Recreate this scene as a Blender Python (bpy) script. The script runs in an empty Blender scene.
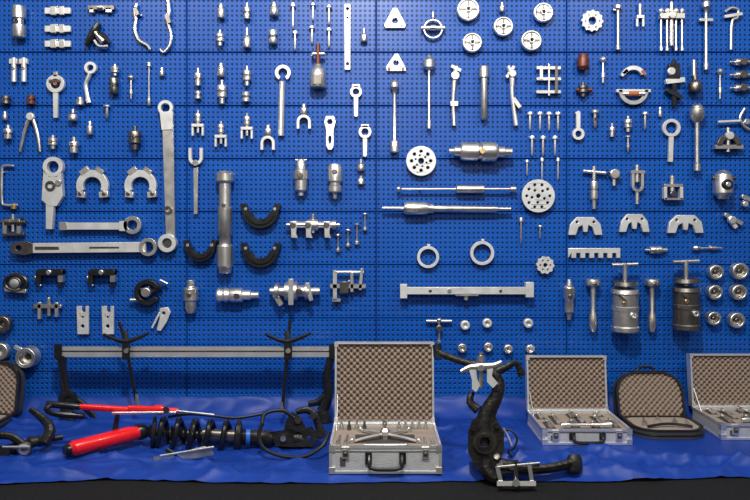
import bpy, bmesh, math, random
from mathutils import Vector, Matrix, noise
from mathutils.geometry import tessellate_polygon
random.seed(4)
D=3.5; F=700.0; HZ=220; CH=.975
scn=bpy.context.scene
pi=math.pi
# ------------------------------------------------------------ materials
MATS={}
def mat(name,col,metal=0,rough=.5,var=.0,vscale=30,bump=0,bscale=60,coat=0,rvar=0,sheen=0,spec=.5):
    m=bpy.data.materials.new(name); m.use_nodes=True
    nt=m.node_tree; N=nt.nodes; L=nt.links; b=N['Principled BSDF']
    b.inputs['Base Color'].default_value=(*col,1); b.inputs['Metallic'].default_value=metal
    b.inputs['Roughness'].default_value=rough; b.inputs['Specular IOR Level'].default_value=spec
    if coat: b.inputs['Coat Weight'].default_value=coat
    if sheen: b.inputs['Sheen Weight'].default_value=sheen
    g=N.new('ShaderNodeNewGeometry')
    if var or rvar:
        t=N.new('ShaderNodeTexNoise'); t.inputs['Scale'].default_value=vscale; t.inputs['Detail'].default_value=5
        L.new(g.outputs['Position'],t.inputs['Vector'])
        if var:
            r=N.new('ShaderNodeMix'); r.data_type='RGBA'
            r.inputs['A'].default_value=(*[c*(1-var) for c in col],1)
            r.inputs['B'].default_value=(*[min(1,c*(1+var)) for c in col],1)
            L.new(t.outputs['Fac'],r.inputs['Factor']); L.new(r.outputs['Result'],b.inputs['Base Color'])
        mr=N.new('ShaderNodeMapRange'); mr.inputs['To Min'].default_value=max(.05,rough-.10-rvar); mr.inputs['To Max'].default_value=min(1,rough+.10+rvar)
        L.new(t.outputs['Fac'],mr.inputs['Value']); L.new(mr.outputs['Result'],b.inputs['Roughness'])
    if bump:
        t2=N.new('ShaderNodeTexNoise'); t2.inputs['Scale'].default_value=bscale; t2.inputs['Detail'].default_value=6
        L.new(g.outputs['Position'],t2.inputs['Vector'])
        bp=N.new('ShaderNodeBump'); bp.inputs['Strength'].default_value=bump; bp.inputs['Distance'].default_value=.01
        L.new(t2.outputs['Fac'],bp.inputs['Height']); L.new(bp.outputs['Normal'],b.inputs['Normal'])
    MATS[name]=m; return m
mat('steel',(.66,.63,.58),.95,.34,.2,25)
mat('bright',(.84,.82,.77),.9,.33,.1,20)
mat('white',(.62,.615,.59),.5,.40,.22,20)
mat('dark',(.20,.18,.16),.95,.32,.3,30)
mat('black',(.010,.010,.011),.1,.32,.4,30)
mat('rubber',(.010,.010,.010),0,.5,.4,60)
mat('brass',(.62,.45,.2),.95,.3,.2,30)
mat('red',(.72,.008,.010),0,.28,.1,20,coat=.4)
mat('orange',(.30,.09,.03),0,.45)
mat('redbrown',(.12,.03,.018),.3,.4,.3,30)
mat('aluminium',(.78,.78,.77),.8,.34,.08,12)
mat('case_panel',(.58,.58,.57),.6,.45,.1,60,bump=.3,bscale=250)
mat('foam',(.25,.19,.15),0,1,.15,80,bump=.2,bscale=400,spec=.1)
mat('foam_flat',(.30,.24,.195),0,1,.12,60,bump=.2,bscale=400,spec=.1)
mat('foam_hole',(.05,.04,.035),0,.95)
mat('cast',(.022,.020,.019),.5,.42,.6,18,bump=.5,bscale=60)
mat('carpet',(.014,.013,.013),0,.95,.6,120,bump=1,bscale=300,spec=.2)
mat('cloth',(.005,.035,.235),0,.48,.2,8,bump=.2,bscale=14,spec=.3)
mat('slot',(.02,.02,.02),.3,.6)
mat('wallpaint',(.01,.02,.1),0,.7,.1,3)
mat('gray_fabric',(.03,.03,.032),0,.85,.3,100,bump=.3,bscale=300)
mat('blueplastic',(.02,.12,.5),0,.4)
# pegboard
def pegmat():
    m=bpy.data.materials.new('pegboard_blue'); m.use_nodes=True
    nt=m.node_tree; N=nt.nodes; L=nt.links; b=N['Principled BSDF']
    tc=N.new('ShaderNodeTexCoord'); sx=N.new('ShaderNodeSeparateXYZ'); L.new(tc.outputs['Object'],sx.inputs[0])
    def math_(op,a,bv=None,**k):
        n=N.new('ShaderNodeMath'); n.operation=op
        for i,v in enumerate((a,bv)):
            if v is None: continue
            if isinstance(v,(int,float)): n.inputs[i].default_value=v
            else: L.new(v,n.inputs[i])
        return n.outputs[0]
    fx=math_('SUBTRACT',math_('FRACT',math_('DIVIDE',sx.outputs['X'],.02375)),.5)
    fz=math_('SUBTRACT',math_('FRACT',math_('DIVIDE',sx.outputs['Z'],.02423)),.5)
    d=math_('SQRT',math_('ADD',math_('MULTIPLY',fx,fx),math_('MULTIPLY',fz,fz)))
    mr=N.new('ShaderNodeMapRange'); mr.inputs['From Min'].default_value=.15; mr.inputs['From Max'].default_value=.26
    mr.inputs['To Min'].default_value=1; mr.inputs['To Max'].default_value=0
    L.new(d,mr.inputs['Value'])
    geo=N.new('ShaderNodeNewGeometry')
    nz=N.new('ShaderNodeTexNoise'); nz.inputs['Scale'].default_value=3; nz.inputs['Detail'].default_value=6; L.new(geo.outputs['Position'],nz.inputs['Vector'])
    cm=N.new('ShaderNodeMix'); cm.data_type='RGBA'; cm.inputs['A'].default_value=(.001,.050,.275,1); cm.inputs['B'].default_value=(.002,.078,.37,1)
    L.new(nz.outputs['Fac'],cm.inputs['Factor'])
    c2=N.new('ShaderNodeMix'); c2.data_type='RGBA'; L.new(mr.outputs['Result'],c2.inputs['Factor']); L.new(cm.outputs['Result'],c2.inputs['A'])
    c2.inputs['B'].default_value=(.0005,.002,.015,1); L.new(c2.outputs['Result'],b.inputs['Base Color'])
    b.inputs['Roughness'].default_value=.36; b.inputs['Specular IOR Level'].default_value=.3
    bp=N.new('ShaderNodeBump'); bp.inputs['Strength'].default_value=.6; bp.inputs['Distance'].default_value=.004; bp.invert=True
    L.new(mr.outputs['Result'],bp.inputs['Height']); L.new(bp.outputs['Normal'],b.inputs['Normal'])
    return m
MATS['peg']=pegmat()
# ------------------------------------------------------------ builder
class B:
    def __init__(s,name,z0=4,y=None,world=False,xf=None,col=None):
        s.name=name; s.y=-z0*.005 if y is None else y; s.k=(D+s.y)/F; s.ground=y is not None
        s.world=world; s.xf=xf; s.V=[];s.Fc=[];s.M=[];s.ml=[]; s.pegged=(y is not None) or world
    def cv(s,p):
        p=Vector(p) if len(p)==3 else Vector((p[0],p[1],0))
        if s.world: return s.xf@p if s.xf else p
        k=s.k
        if s.ground: k=(D+s.y-p.z*s.k)/F
        return Vector(((p.x-375)*k, s.y-p.z*s.k, CH+(HZ-p.y)*k))
    def add(s,vs,fs,m):
        if m not in s.ml: s.ml.append(m)
        mi=s.ml.index(m); o=len(s.V)
        s.V+= [s.cv(v) for v in vs]; s.Fc+=[[i+o for i in f] for f in fs]; s.M+=[mi]*len(fs)
        return s
    def peg(s,x,y,r=1.0):
        s.pegged=True
        return s.lathe((x,y,(s.y-.0004)/s.k),(x,y,0),[(0,r),(1,r)],'steel',8)
    def lathe(s,p0,p1,prof,m='steel',n=18,ph=0):
        p0=Vector(p0 if len(p0)==3 else (*p0,0)); p1=Vector(p1 if len(p1)==3 else (*p1,0))
        a=(p1-p0); ln=a.length; a=a/ln
        u=a.cross(Vector((0,0,1)) if abs(a.z)<.9 else Vector((0,1,0))).normalized(); w=a.cross(u)
        vs=[];fs=[]
        for t,r in prof:
            c=p0+a*(t*ln); r=max(r,1e-4)
            for i in range(n):
                an=2*pi*i/n+ph; vs.append(c+(u*math.cos(an)+w*math.sin(an))*r)
        for j in range(len(prof)-1):
            for i in range(n):
                i2=(i+1)%n; fs.append([j*n+i,j*n+i2,(j+1)*n+i2,(j+1)*n+i])
        fs.append(list(range(n))); q=(len(prof)-1)*n; fs.append([q+i for i in range(n)])
        return s.add(vs,fs,m)
    def cyl(s,p0,p1,r,m='steel',n=14): return s.lathe(p0,p1,[(0,r),(1,r)],m,n)
    def tube(s,pts,r,m='steel',n=10,sm=0,closed=False):
        P=[Vector(p if len(p)==3 else (*p,0)) for p in pts]
        R=list(r) if isinstance(r,(list,tuple)) else [r]*len(P)
        if sm:
            Q=[];RR=[];c=len(P); rng=range(c if closed else c-1)
            for i in rng:
                if closed: a,b_,c_,d_=P[(i-1)%c],P[i],P[(i+1)%c],P[(i+2)%c]; r0,r1=R[i],R[(i+1)%c]
                else: a,b_,c_,d_=P[max(i-1,0)],P[i],P[i+1],P[min(i+2,c-1)]; r0,r1=R[i],R[i+1]
                for j in range(sm):
                    t=j/sm
                    Q.append(.5*((2*b_)+(c_-a)*t+(2*a-5*b_+4*c_-d_)*t*t+(3*b_-a-3*c_+d_)*t**3)); RR.append(r0+(r1-r0)*t)
            if not closed: Q.append(P[-1]); RR.append(R[-1])
            P,R=Q,RR
        vs=[];fs=[];m_=len(P); u=None
        for i in range(m_):
            if closed: t=(P[(i+1)%m_]-P[i-1])
            else: t=(P[min(i+1,m_-1)]-P[max(i-1,0)])
            t=t.normalized() if t.length>0 else Vector((1,0,0))
            if u is None: u=t.cross(Vector((0,0,1)) if abs(t.z)<.9 else Vector((0,1,0))).normalized()
            else:
                u=(u-t*u.dot(t))
                u=u.normalized() if u.length>1e-6 else t.orthogonal().normalized()
            w=t.cross(u)
            for k in range(n):
                an=2*pi*k/n; vs.append(P[i]+(u*math.cos(an)+w*math.sin(an))*R[i])
        for i in range(m_ if closed else m_-1):
            i2=(i+1)%m_
            for k in range(n):
                k2=(k+1)%n; fs.append([i*n+k,i*n+k2,i2*n+k2,i2*n+k])
        if not closed: fs.append(list(range(n))); fs.append([(m_-1)*n+k for k in range(n)])
        return s.add(vs,fs,m)
    def plate(s,outer,holes=(),z0=-1,z1=1,m='steel'):
        loops=[list(outer)]+[list(h) for h in holes]
        flat=[p for l in loops for p in l]; n=len(flat)
        tris=tessellate_polygon([[Vector((p[0],p[1],0)) for p in l] for l in loops])
        vs=[(p[0],p[1],z0) for p in flat]+[(p[0],p[1],z1) for p in flat]
        fs=[list(t) for t in tris]+[[i+n for i in t] for t in tris]
        o=0
        for l in loops:
            c=len(l)
            for i in range(c): a=o+i; b_=o+(i+1)%c; fs.append([a,b_,b_+n,a+n])
            o+=c
        return s.add(vs,fs,m)
    def box(s,x0,y0,x1,y1,z0=-1,z1=1,m='steel'):
        return s.plate([(x0,y0),(x1,y0),(x1,y1),(x0,y1)],(),z0,z1,m)
    def ring(s,x,y,R,r,z0=-1,z1=1,m='steel',n=28): return s.plate(ci(x,y,R,n),[ci(x,y,r,n)],z0,z1,m)
    def disc(s,x,y,R,z0=-1,z1=1,m='steel',n=24): return s.lathe((x,y,z0),(x,y,z1),[(0,R),(.8,R),(1,R*.93)],m,n)
    def bar(s,x0,y0,x1,y1,w,z0=-1,z1=1,m='steel',w2=None,holes=(),rnd=False):
        a=Vector((x1-x0,y1-y0)); a.normalize(); p=Vector((-a.y,a.x)); w2=w if w2 is None else w2
        if rnd:
            an=math.atan2(p.y,p.x)
            o=[(x0+w/2*math.cos(an+pi*i/8),y0+w/2*math.sin(an+pi*i/8)) for i in range(9)]
            an+=pi
            o+=[(x1+w2/2*math.cos(an+pi*i/8),y1+w2/2*math.sin(an+pi*i/8)) for i in range(9)]
        else: o=[(x0+p.x*w/2,y0+p.y*w/2),(x1+p.x*w2/2,y1+p.y*w2/2),(x1-p.x*w2/2,y1-p.y*w2/2),(x0-p.x*w/2,y0-p.y*w/2)]
        return s.plate(o,holes,z0,z1,m)
    def arc(s,x,y,R,r,a0,a1,z0=-1,z1=1,m='steel',n=20):
        a0=math.radians(a0);a1=math.radians(a1)
        o=[(x+R*math.cos(a0+(a1-a0)*i/n),y-R*math.sin(a0+(a1-a0)*i/n)) for i in range(n+1)]
        o+=[(x+r*math.cos(a1+(a0-a1)*i/n),y-r*math.sin(a1+(a0-a1)*i/n)) for i in range(n+1)]
        return s.plate(o,(),z0,z1,m)
    def st(s,x0,y0,x1,y1,r,sty='A',m='steel',n=16,o=0):
        return s.lathe((x0,y0,o),(x1,y1,o),[(t,q*r) for t,q in ST[sty]],m,n)
    def done(s,smooth=True,ang=35):
        if not s.pegged:
            v=s.V
            cx=sum(q.x for q in v)/len(v); ztop=max(q.z for q in v)
            near=min(v,key=lambda q:abs(q.x-cx)*1.0+abs(q.z-(ztop*.75+min(p.z for p in v)*.25)))
            px=near.x/s.k+375; py=HZ-(near.z-CH)/s.k
            s.peg(px,py)
        me=bpy.data.meshes.new(s.name)
        lo=Vector([min(v[i] for v in s.V) for i in range(3)]); hi=Vector([max(v[i] for v in s.V) for i in range(3)])
        c=(lo+hi)/2
        me.from_pydata([v-c for v in s.V],[],s.Fc)
        for m in s.ml: me.materials.append(MATS[m])
        me.polygons.foreach_set('material_index',s.M)
        bm=bmesh.new(); bm.from_mesh(me); bmesh.ops.recalc_face_normals(bm,faces=bm.faces); bm.to_mesh(me); bm.free()
        if smooth:
            me.polygons.foreach_set('use_smooth',[True]*len(me.polygons)); me.set_sharp_from_angle(angle=math.radians(ang))
        ob=bpy.data.objects.new(s.name,me); ob.location=c; scn.collection.objects.link(ob)
        if not s.world and not s.ground:
            md=ob.modifiers.new('edge_bevel','BEVEL'); md.width=.0022; md.segments=2; md.limit_method='ANGLE'; md.angle_limit=math.radians(50); md.use_clamp_overlap=True
        return ob
def ci(x,y,r,n=24,ph=0): return [(x+r*math.cos(2*pi*i/n+ph),y+r*math.sin(2*pi*i/n+ph)) for i in range(n)]
def el(x,y,a,b,n=24): return [(x+a*math.cos(2*pi*i/n),y+b*math.sin(2*pi*i/n)) for i in range(n)]
ST={'A':[(0,.5),(.05,.6),(.35,.6),(.35,.92),(.4,1),(.95,1),(1,.9)],
'B':[(0,.4),(.3,.4),(.3,.95),(.33,1),(.58,1),(.6,.7),(.66,.7),(.68,.85),(1,.8)],
'C':[(0,.9),(.03,1),(.16,1),(.16,.42),(.85,.42),(1,.12)],
'D':[(0,.35),(.22,.35),(.22,.9),(.26,1),(.45,1),(.45,.8),(.5,.8),(.5,1),(.72,1),(.76,.55),(1,.5)],
'E':[(0,.4),(.35,.42),(.45,.85),(.5,.95),(.93,1),(1,.9)],
'F':[(0,.9),(.05,1),(.4,1),(.4,.7),(.6,.7),(.6,1),(.95,1),(1,.9)],
'G':[(0,.6),(.1,1),(.2,.6),(.2,.3),(.6,.3),(.6,.6),(.8,.6),(.8,.4),(1,.3)],
'H':[(0,1),(.08,1),(.08,.8),(.9,.8),(.92,1),(1,1)],
'T':[(0,.8),(.02,1),(.1,1),(.12,.5),(.2,.35),(.8,.35),(.82,.9),(.96,.9),(1,.6)],
'K':[(0,.5),(.04,1),(.1,1),(.14,.5),(.2,.4),(.88,.4),(.9,.6),(1,.6)]}
def S(name,x,y,w,h,sty='A',m='steel',flip=False):
    b=B(name,z0=max(3,w/2+1)); y0,y1=(y-h/2,y+h/2)
    if flip: y0,y1=y1,y0
    b.st(x,y0,x,y1,w/2,sty,m)
    b.ring(x,y,max(1.1,w*.18),max(.5,w*.08),w*.35,w*.52,'dark',12) if w>7 else None
    b.peg(x,y-h*.3); return b.done()
# ------------------------------------------------------------ room
def simplebox(name,lo,hi,m,bev=0):
    b=B(name,world=True); x0,y0,z0=lo;x1,y1,z1=hi
    b.plate([(x0,y0),(x1,y0),(x1,y1),(x0,y1)],(),z0,z1,m); o=b.done(False)
    return o
simplebox('wall_back',(-4,.03,-.02),(4,.13,3.2),'wallpaint')
simplebox('floor',(-4,-5,-.12),(4,.2,-.02),'carpet')
rows=[-107,-54,-1,52,105.5,158.5,211.5,264.5,318,371.5,415]
cols=[-193,-3,187,376.5,567,757,947]
for i in range(len(cols)-1):
    for j in range(len(rows)-1):
        x0=(cols[i]-375)*.005; x1=(cols[i+1]-375)*.005; z1=CH+(HZ-rows[j])*.005; z0=CH+(HZ-rows[j+1])*.005
        g=.003; w=x1-x0-g; h=z1-z0-g
        vs=[];e=.006
        for (ax,az,ay) in ((0,0,.028),(w,0,.028),(w,h,.028),(0,h,.028),(0,0,e),(w,0,e),(w,h,e),(0,h,e),(e*.6,e*.6,0),(w-e*.6,e*.6,0),(w-e*.6,h-e*.6,0),(e*.6,h-e*.6,0)):
            vs.append((ax,ay,az))
        fs=[[0,1,2,3],[8,9,10,11]]
        for q in range(4):
            r_=(q+1)%4; fs+= [[q,r_,r_+4,q+4],[q+4,r_+4,r_+8,q+8]]
        me=bpy.data.meshes.new('pegboard_panel'); me.from_pydata(vs,[],fs); me.materials.append(MATS['peg'])
        bm=bmesh.new(); bm.from_mesh(me); bmesh.ops.recalc_face_normals(bm,faces=bm.faces); bm.to_mesh(me); bm.free()
        ob=bpy.data.objects.new('pegboard_panel',me); ob.location=(x0,0,z0); scn.collection.objects.link(ob)
# ------------------------------------------------------------ WALL TOOLS
S('spindle_socket',19,22,13,32,'F','steel')
for y in (11,29,44):
    b=B('pull_plate',3); b.box(45,y-3,71,y+3,-1.5,1.5,'white'); b.box(51,y-4.5,57,y+4.5,-2,2.2,'steel'); b.box(60,y-4.5,65,y+4.5,-2,2.2,'steel'); b.done()
b=B('clamp_bridge',4); b.bar(88,8,115,8,4,-2,2,'dark'); b.box(90,8,94,13,-2,2,'white'); b.box(106,8,112,13,-2,2,'steel'); b.cyl((98,8,1),(104,8,1),3,'steel'); b.done()
b=B('claw_puller_jaw',6); b.tube([(86,46),(90,38),(95,30),(99,23)],[2,3.5,4,3],'black',sm=4); b.tube([(93,34),(103,36),(110,44)],[3,3.4,1.5],'black',sm=4); b.cyl((94,31),(104,42),3.2,'steel'); b.tube([(94,40),(99,46),(108,46)],1.5,'steel',sm=4); b.done()
b=B('pry_hook',4); b.tube([(137,3),(135,12),(136,20),(135,30),(139,40),(147,45),(150,50)],[1.4,2.2,1.7,1.9,1.9,1.7,1.2],'steel',sm=5); b.bar(135,8,139,16,4,-1,3,'dark'); b.done()
b=B('pry_hook',4); b.tube([(168,0),(169,12),(168,22),(171,34),(170,45),(164,52),(160,49)],[2,2.2,1.6,1.6,1.7,1.6,1.1],'steel',sm=5); b.bar(167,15,170,24,4,-1,3,'dark'); b.done()
for x,y,w,h,s in ((221,11,8,15,'A'),(220,38,9,16,'D'),(247,11,8,16,'B'),(247,38,8,20,'E'),(274,9,9,14,'A'),(273,37,9,14,'F')): S('adapter_socket',x,y,w,h,s)
for x,y,h in ((293,16,26),(295,41,20),(313,12,18),(312,35,18),(329,15,20),(329,38,20)):
    b=B('threaded_pin',4); b.st(x,y-h/2,x,y+h/2,3,'C','bright'); b.done()
b=B('locking_bar',3); b.bar(347.5,4,347.5,70,6,-1,1,'white',holes=[ci(347.5,9,1.6,10),ci(347.5,64,1.6,10),ci(347.5,18,1.2,8)]); b.done()
S('drift_punch',364,35,7,14,'E')
for (x,y,f) in ((395,19,0),(396,63,1)):
    b=B('triangle_gauge_plate',3)
    b.plate([(x-2,y-11),(x+2,y-11),(x+11,y+6),(x+10,y+9),(x-10,y+9),(x-11,y+6)] if not f else [(x-1,y-9),(x+2,y-9),(x+9,y+4),(x+10,y+8),(x-9,y+8),(x-10,y+4)],[ci(x,y+(2 if not f else 0),3,14)],-1,1,'white')
    b.cyl((x-7,y+6,0),(x-7,y+6,3),1.5,'orange' if f else 'steel',8);b.cyl((x+7,y+6,0),(x+7,y+6,3),1.5,'orange' if f else 'steel',8); b.done()
b=B('hoop_gauge',5); b.tube(el(433,29,9,9,24),1.3,'steel',closed=True); b.cyl((421,28,1),(445,28,1),1.8,'white'); b.cyl((430,28,1),(436,28,1),3,'steel'); b.cyl((433,18),(433,12),1.6,'steel'); b.done()
for x,y,R in ((468,10,11.5),(543,13,10),(503,27,10),(472,43,10),(531,41,10.5)):
    b=B('filter_cap_wrench',5); b.lathe((x,y,-3),(x,y,4),[(0,R*.9),(.3,R),(.75,R),(.9,R*.93),(.9,R*.80),(.8,R*.75),(.8,2)],'bright',28)
    b.box(x-R*.75,y-1,x+R*.75,y+1,2,3.6,'dark'); b.box(x-1,y-R*.75,x+1,y+R*.75,2,3.6,'dark'); b.ring(x,y,3.4,1.8,2,5,'steel',6); b.done()
S('stud_extractor',502,7,6,10,'A')
b=B('toothed_locking_ring',4); x,y=592,21
o=[]
for i in range(48):
    r=11 if i%4<2 else 9.8; o.append((x+r*math.cos(2*pi*i/48),y+r*math.sin(2*pi*i/48)))
b.plate(o,[ci(x,y,4,18)],-1.5,1.5,'white')
for i in range(6): b.cyl((x+7*math.cos(i*pi/3),y+7*math.sin(i*pi/3),0),(x+7*math.cos(i*pi/3),y+7*math.sin(i*pi/3),2.2),1.2,'dark',8)
b.done()
b=B('valve_extractor',4); b.st(618,4,618,50,4,'K','steel'); b.bar(613,10,622,8,2,-1,1,'steel'); b.done()
b=B('fork_extractor',4); b.cyl((640,4),(640,16),2,'steel'); b.bar(636,17,644,17,3,-2,2,'steel'); b.bar(637,17,637,27,2,-1,1,'white'); b.bar(643,17,643,27,2,-1,1,'white'); b.done()
b=B('three_leg_puller',6); b.box(659,14,684,19,-3,3,'steel')
for x in (661,667,676,682): b.st(x,8,x,51,2.4,'K','bright',10)
b.cyl((671.5,2),(671.5,46),2,'steel'); b.disc(671,16,4,0,5,'steel'); b.done()
b=B('t_handle_rod',5); b.st(706,0,706,70,4,'K','steel'); b.bar(699,20,713,20,3,-1.5,1.5,'steel'); b.done()
b=B('hooked_rod',4); b.tube([(725,12),(731,8),(738,10),(737,18),(732,22),(731,50)],1.5,'steel',sm=4); b.bar(724,17,742,14,3,-1,2,'white'); b.done()
for x in (14,24):
    b=B('locking_pin',4); b.cyl((x,58),(x,82),2.4,'white'); b.box(x-4,59,x+4,64,-2,2,'white'); b.ring(x,69,1.6,.8,1.5,3,'dark',10); b.done()
S('thread_insert',6,100,9,8,'F','dark'); S('thread_insert',31,100,8,9,'F','redbrown'); S('thread_insert',80,101,8,8,'A','steel')
b=B('lock_nut_wrench',4); b.ring(56,84,9,5,-2,2,'white'); b.bar(56,92,56,118,5,-1.5,1.5,'white',4); b.box(50,80,62,83,1,3,'dark'); b.cyl((56,84,-1),(56,84,3),2,'orange'); b.box(54,72,58,77,-2,2,'steel'); b.done()
b=B('curved_ring_wrench',4); b.ring(91,68,6,3.2,-2,2,'white'); b.tube([(90,74),(86,84),(87,94),(89,103)],[2.4,2.2,2.2,2.6],'bright',sm=4); b.done()
for x,y,w,h,s in ((115,70,8,12,'D'),(131,87,6,24,'G'),(149,84,4,44,'T'),(162,72,5,9,'A'),(107,112,7,14,'C'),(8,132,9,14,'B'),(5,116,5,9,'A'),(73,115,9,12,'E'),(74,145,10,16,'B'),(90,128,6,14,'A'),(53,142,9,14,'D')):
    S('injector_socket',x,y,w,h,s,'steel')
S('crank_bolt_socket',114,86,9,16,'F','dark')
b=B('caliper_tongs',4); b.tube([(33,113),(28,122),(24,134),(20,152)],[2,2,1.8,1.2],'steel',sm=3); b.tube([(30,113),(34,122),(38,136),(40,152)],[2,2,1.8,1.2],'steel',sm=3); b.disc(31.5,117,4,0,4,'white'); b.done()
S('oil_seal_driver',135,138,12,24,'D','dark')
for x,y,w,h,s in ((198,77,8,18,'B'),(198,95,7,8,'F'),(221,70,8,14,'A'),(222,92,10,24,'D'),(247,76,9,20,'D'),(246,97,8,10,'F')): S('hub_socket',x,y,w,h,s)
b=B('long_ring_wrench',4); b.arc(283,73,8,4.5,-60,240,-2,2,'white'); b.tube([(283,82),(282,90),(281,136)],[3.5,3.2,3.2],'bright',sm=2); b.done()
b=B('bell_puller',9); b.lathe((318,64),(318,88),[(0,3),(.15,5),(.3,7.5),(.95,8.5),(1,8)],'steel'); b.cyl((318,44),(318,68),2.4,'redbrown'); b.cyl((312,54),(325,54),2,'steel'); b.box(314,76,322,86,5,9,'dark'); b.done()
for x,y,w in ((356,96,6),(365,136,6.5)):
    b=B('pulley_ring_wrench',4); b.ring(x,y-4,w,w*.55,-2,2,'white'); b.bar(x,y+2,x,y+19,4.5,-1.5,1.5,'white',4,rnd=True); b.bar(x-4,y-10,x+4,y-10,3,-2,2,'white'); b.done()
b=B('slide_hammer_handle',6); b.st(394.5,80,394.5,153,4.5,'K','steel'); b.lathe((394.5,140),(394.5,153),[(0,3),(.2,4.5),(.9,4.5),(1,3)],'steel'); b.done()
b=B('rod_extractor',7); b.st(429,55,429,129,3.5,'K','steel'); b.lathe((429,57),(429,70),[(0,3),(.3,6),(.8,6),(1,3)],'steel'); b.done()
b=B('ball_joint_lever',5); b.tube([(457,66),(455,74),(453,100),(454,126)],[2,2.8,2,2.4],'steel',sm=3); b.disc(455,76,4.5,-2,4,'steel'); b.bar(450,104,458,104,5,-2,3,'steel'); b.bar(451,66,461,71,3,-1,2,'white'); b.done()
b=B('press_mandrel',7); b.lathe((484,66),(484,120),[(0,4.2),(.02,5),(.22,5),(.22,3.4),(.95,3.4),(1,2)],'steel'); b.done()
b=B('ratchet_lever',5); b.tube([(508,66),(512,78),(512,95),(516,126)],[2.5,2.8,2,2.4],'bright',sm=3); b.disc(512,74,4,-2,4,'steel'); b.bar(506,78,514,66,3,-1,2,'steel'); b.bar(513,98,520,108,4,-1.5,2,'steel'); b.done()
b=B('timing_clamp',5)
for y in (68,79,92): b.bar(536,y,561,y,3,-1.5,1.5,'steel')
b.bar(541,66,541,80,3,-2,2,'white'); b.bar(556,66,556,94,3,-2,2,'dark'); b.cyl((549,64),(549,96),1.3,'steel'); b.done()
b=B('pressure_connector',7); b.lathe((583,54),(583,70),[(0,4),(.4,6),(.8,6),(1,3)],'redbrown'); b.bar(577,62,589,62,5,-2,2,'black'); b.done()
b=B('test_coupling',5); b.st(583,82,583,97,5,'D','dark'); b.cyl((576,90),(592,90),2,'redbrown'); b.done()
S('spark_plug_socket',603,70,7,26,'G','bright')
b=B('camshaft_holder',4); b.arc(633,79,13,9,25,155,-2,2,'white'); b.bar(621,76,627,70,3,-2,2,'white'); b.bar(641,71,645,75,3,-2,2.4,'orange'); b.done()
b=B('belt_clamp',4); b.arc(633,90,15,11,180,360,-2,2,'steel'); b.bar(616,91,650,91,3,-2,2,'white'); b.cyl((622,94,0),(644,94,2),2.4,'steel'); b.cyl((628,94,1),(638,94,2),2.7,'orange'); b.done()
b=B('spring_clamp',6); b.box(668,64,679,80,-3,3,'black'); b.bar(674,60,674,106,4,-2,2,'black'); b.bar(665,82,684,80,5,-2,3,'white'); b.bar(666,90,681,98,4,-3,3,'black'); b.disc(670,72,4,2,4.5,'bright'); b.done()
b=B('bearing_driver',8); b.st(695,74,695,92,6.5,'E','dark'); b.cyl((694,60),(694,76),2,'steel'); b.done()
S('plug_tap',720,84,6,30,'G','steel')
for y in (62,75,88):
    b=B('oil_drain_key',5); b.st(730,y,752,y,3.5,'D','steel'); b.disc(742,y,4,0,4,'dark'); b.done()
b=B('crank_holding_bar',7); b.ring(166,108,7.5,4.5,-2.5,2.5,'white'); b.bar(168,116,171,237,11,-2,2,'steel',w2=9); b.bar(167,112,168,130,13,-2.5,3,'white',w2=11); b.ring(169,210,4,2,2,4,'dark'); b.ring(168,243,9,5,-3,4,'white'); b.disc(168,243,4,-1,1,'dark'); b.peg(168,140); b.done()
b=B('counterhold_bar',7); b.bar(30,248,146,247,10,-2,2,'white'); b.plate([(12,243),(26,241),(34,243),(34,253),(26,255),(12,253)],[ci(20,248,3,12)],-3,3,'dark'); b.ring(149,247,9,5.5,-3,3.5,'steel'); b.bar(36,248,60,248,3,1,2.6,'dark'); b.bar(90,247.6,120,247.4,2,1,2.3,'dark'); b.peg(70,248); b.done()
b=B('ring_end_bar',6); b.bar(62,226,124,226,7,-2,2,'white'); b.ring(133,225,9,5,-2.5,2.5,'steel'); b.bar(120,226,128,226,10,-2.5,2.5,'white'); b.box(60,222,68,230,-2.5,2.6,'steel'); b.done()
b=B('bent_tube_hook',4); b.tube([(14,166),(4,166),(2,172),(2,200),(5,205),(18,205)],1.4,'steel',sm=4); b.done()
b=B('hook_spanner',6); b.ring(54,167,10,6,-3,3,'white'); b.plate([(45,170),(44,182),(43,200),(50,206),(58,206),(64,196),(62,172),(58,177),(50,177)],(),-3,3,'white'); b.bar(51,204,50,229,8,-2.5,2.5,'white',w2=6); b.ring(52,186,5,2.6,2.5,4.5,'dark'); b.disc(60,183,3,2,5,'steel'); b.done()
for x in (93,141):
    b=B('horseshoe_puller',5); y=186
    b.arc(x,y,16,9,-25,205,-2.5,2.5,'white'); b.bar(x-15,y+8,x-7,y+9,6,-3,3,'bright'); b.bar(x+7,y+9,x+16,y+8,6,-3,3,'bright'); b.bar(x-12,y-12,x-4,y-18,5,-2.5,3,'steel'); b.bar(x+4,y-18,x+11,y-13,4,-2.5,3,'steel')
    b.disc(x-12,y+8,2,2,4,'dark'); b.disc(x+12,y+8,2,2,4,'dark'); b.done()
for x,y in ((198,124),(221,135),(247,127)):
    b=B('injector_puller',5); b.st(x,y-14,x,y+2,3.5,'D','steel'); b.box(x-6,y,x+6,y+3,-3,3,'white'); b.box(x-6,y+3,x-4,y+12,-2,2,'white'); b.box(x+4,y+3,x+6,y+12,-2,2,'white'); b.cyl((x,y),(x,y+9),1.6,'steel'); b.done()
b=B('fork_wrench',4); b.bar(196,168,196,214,4.5,-1.5,1.5,'steel',w2=3.5); b.arc(196,158,7,4,180,360,-2,2,'white'); b.bar(190.5,148,190.5,158,3,-2,2,'white'); b.bar(201.5,148,201.5,158,3,-2,2,'white'); b.cyl((196,163,0),(196,163,3),3,'steel'); b.done()
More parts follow.
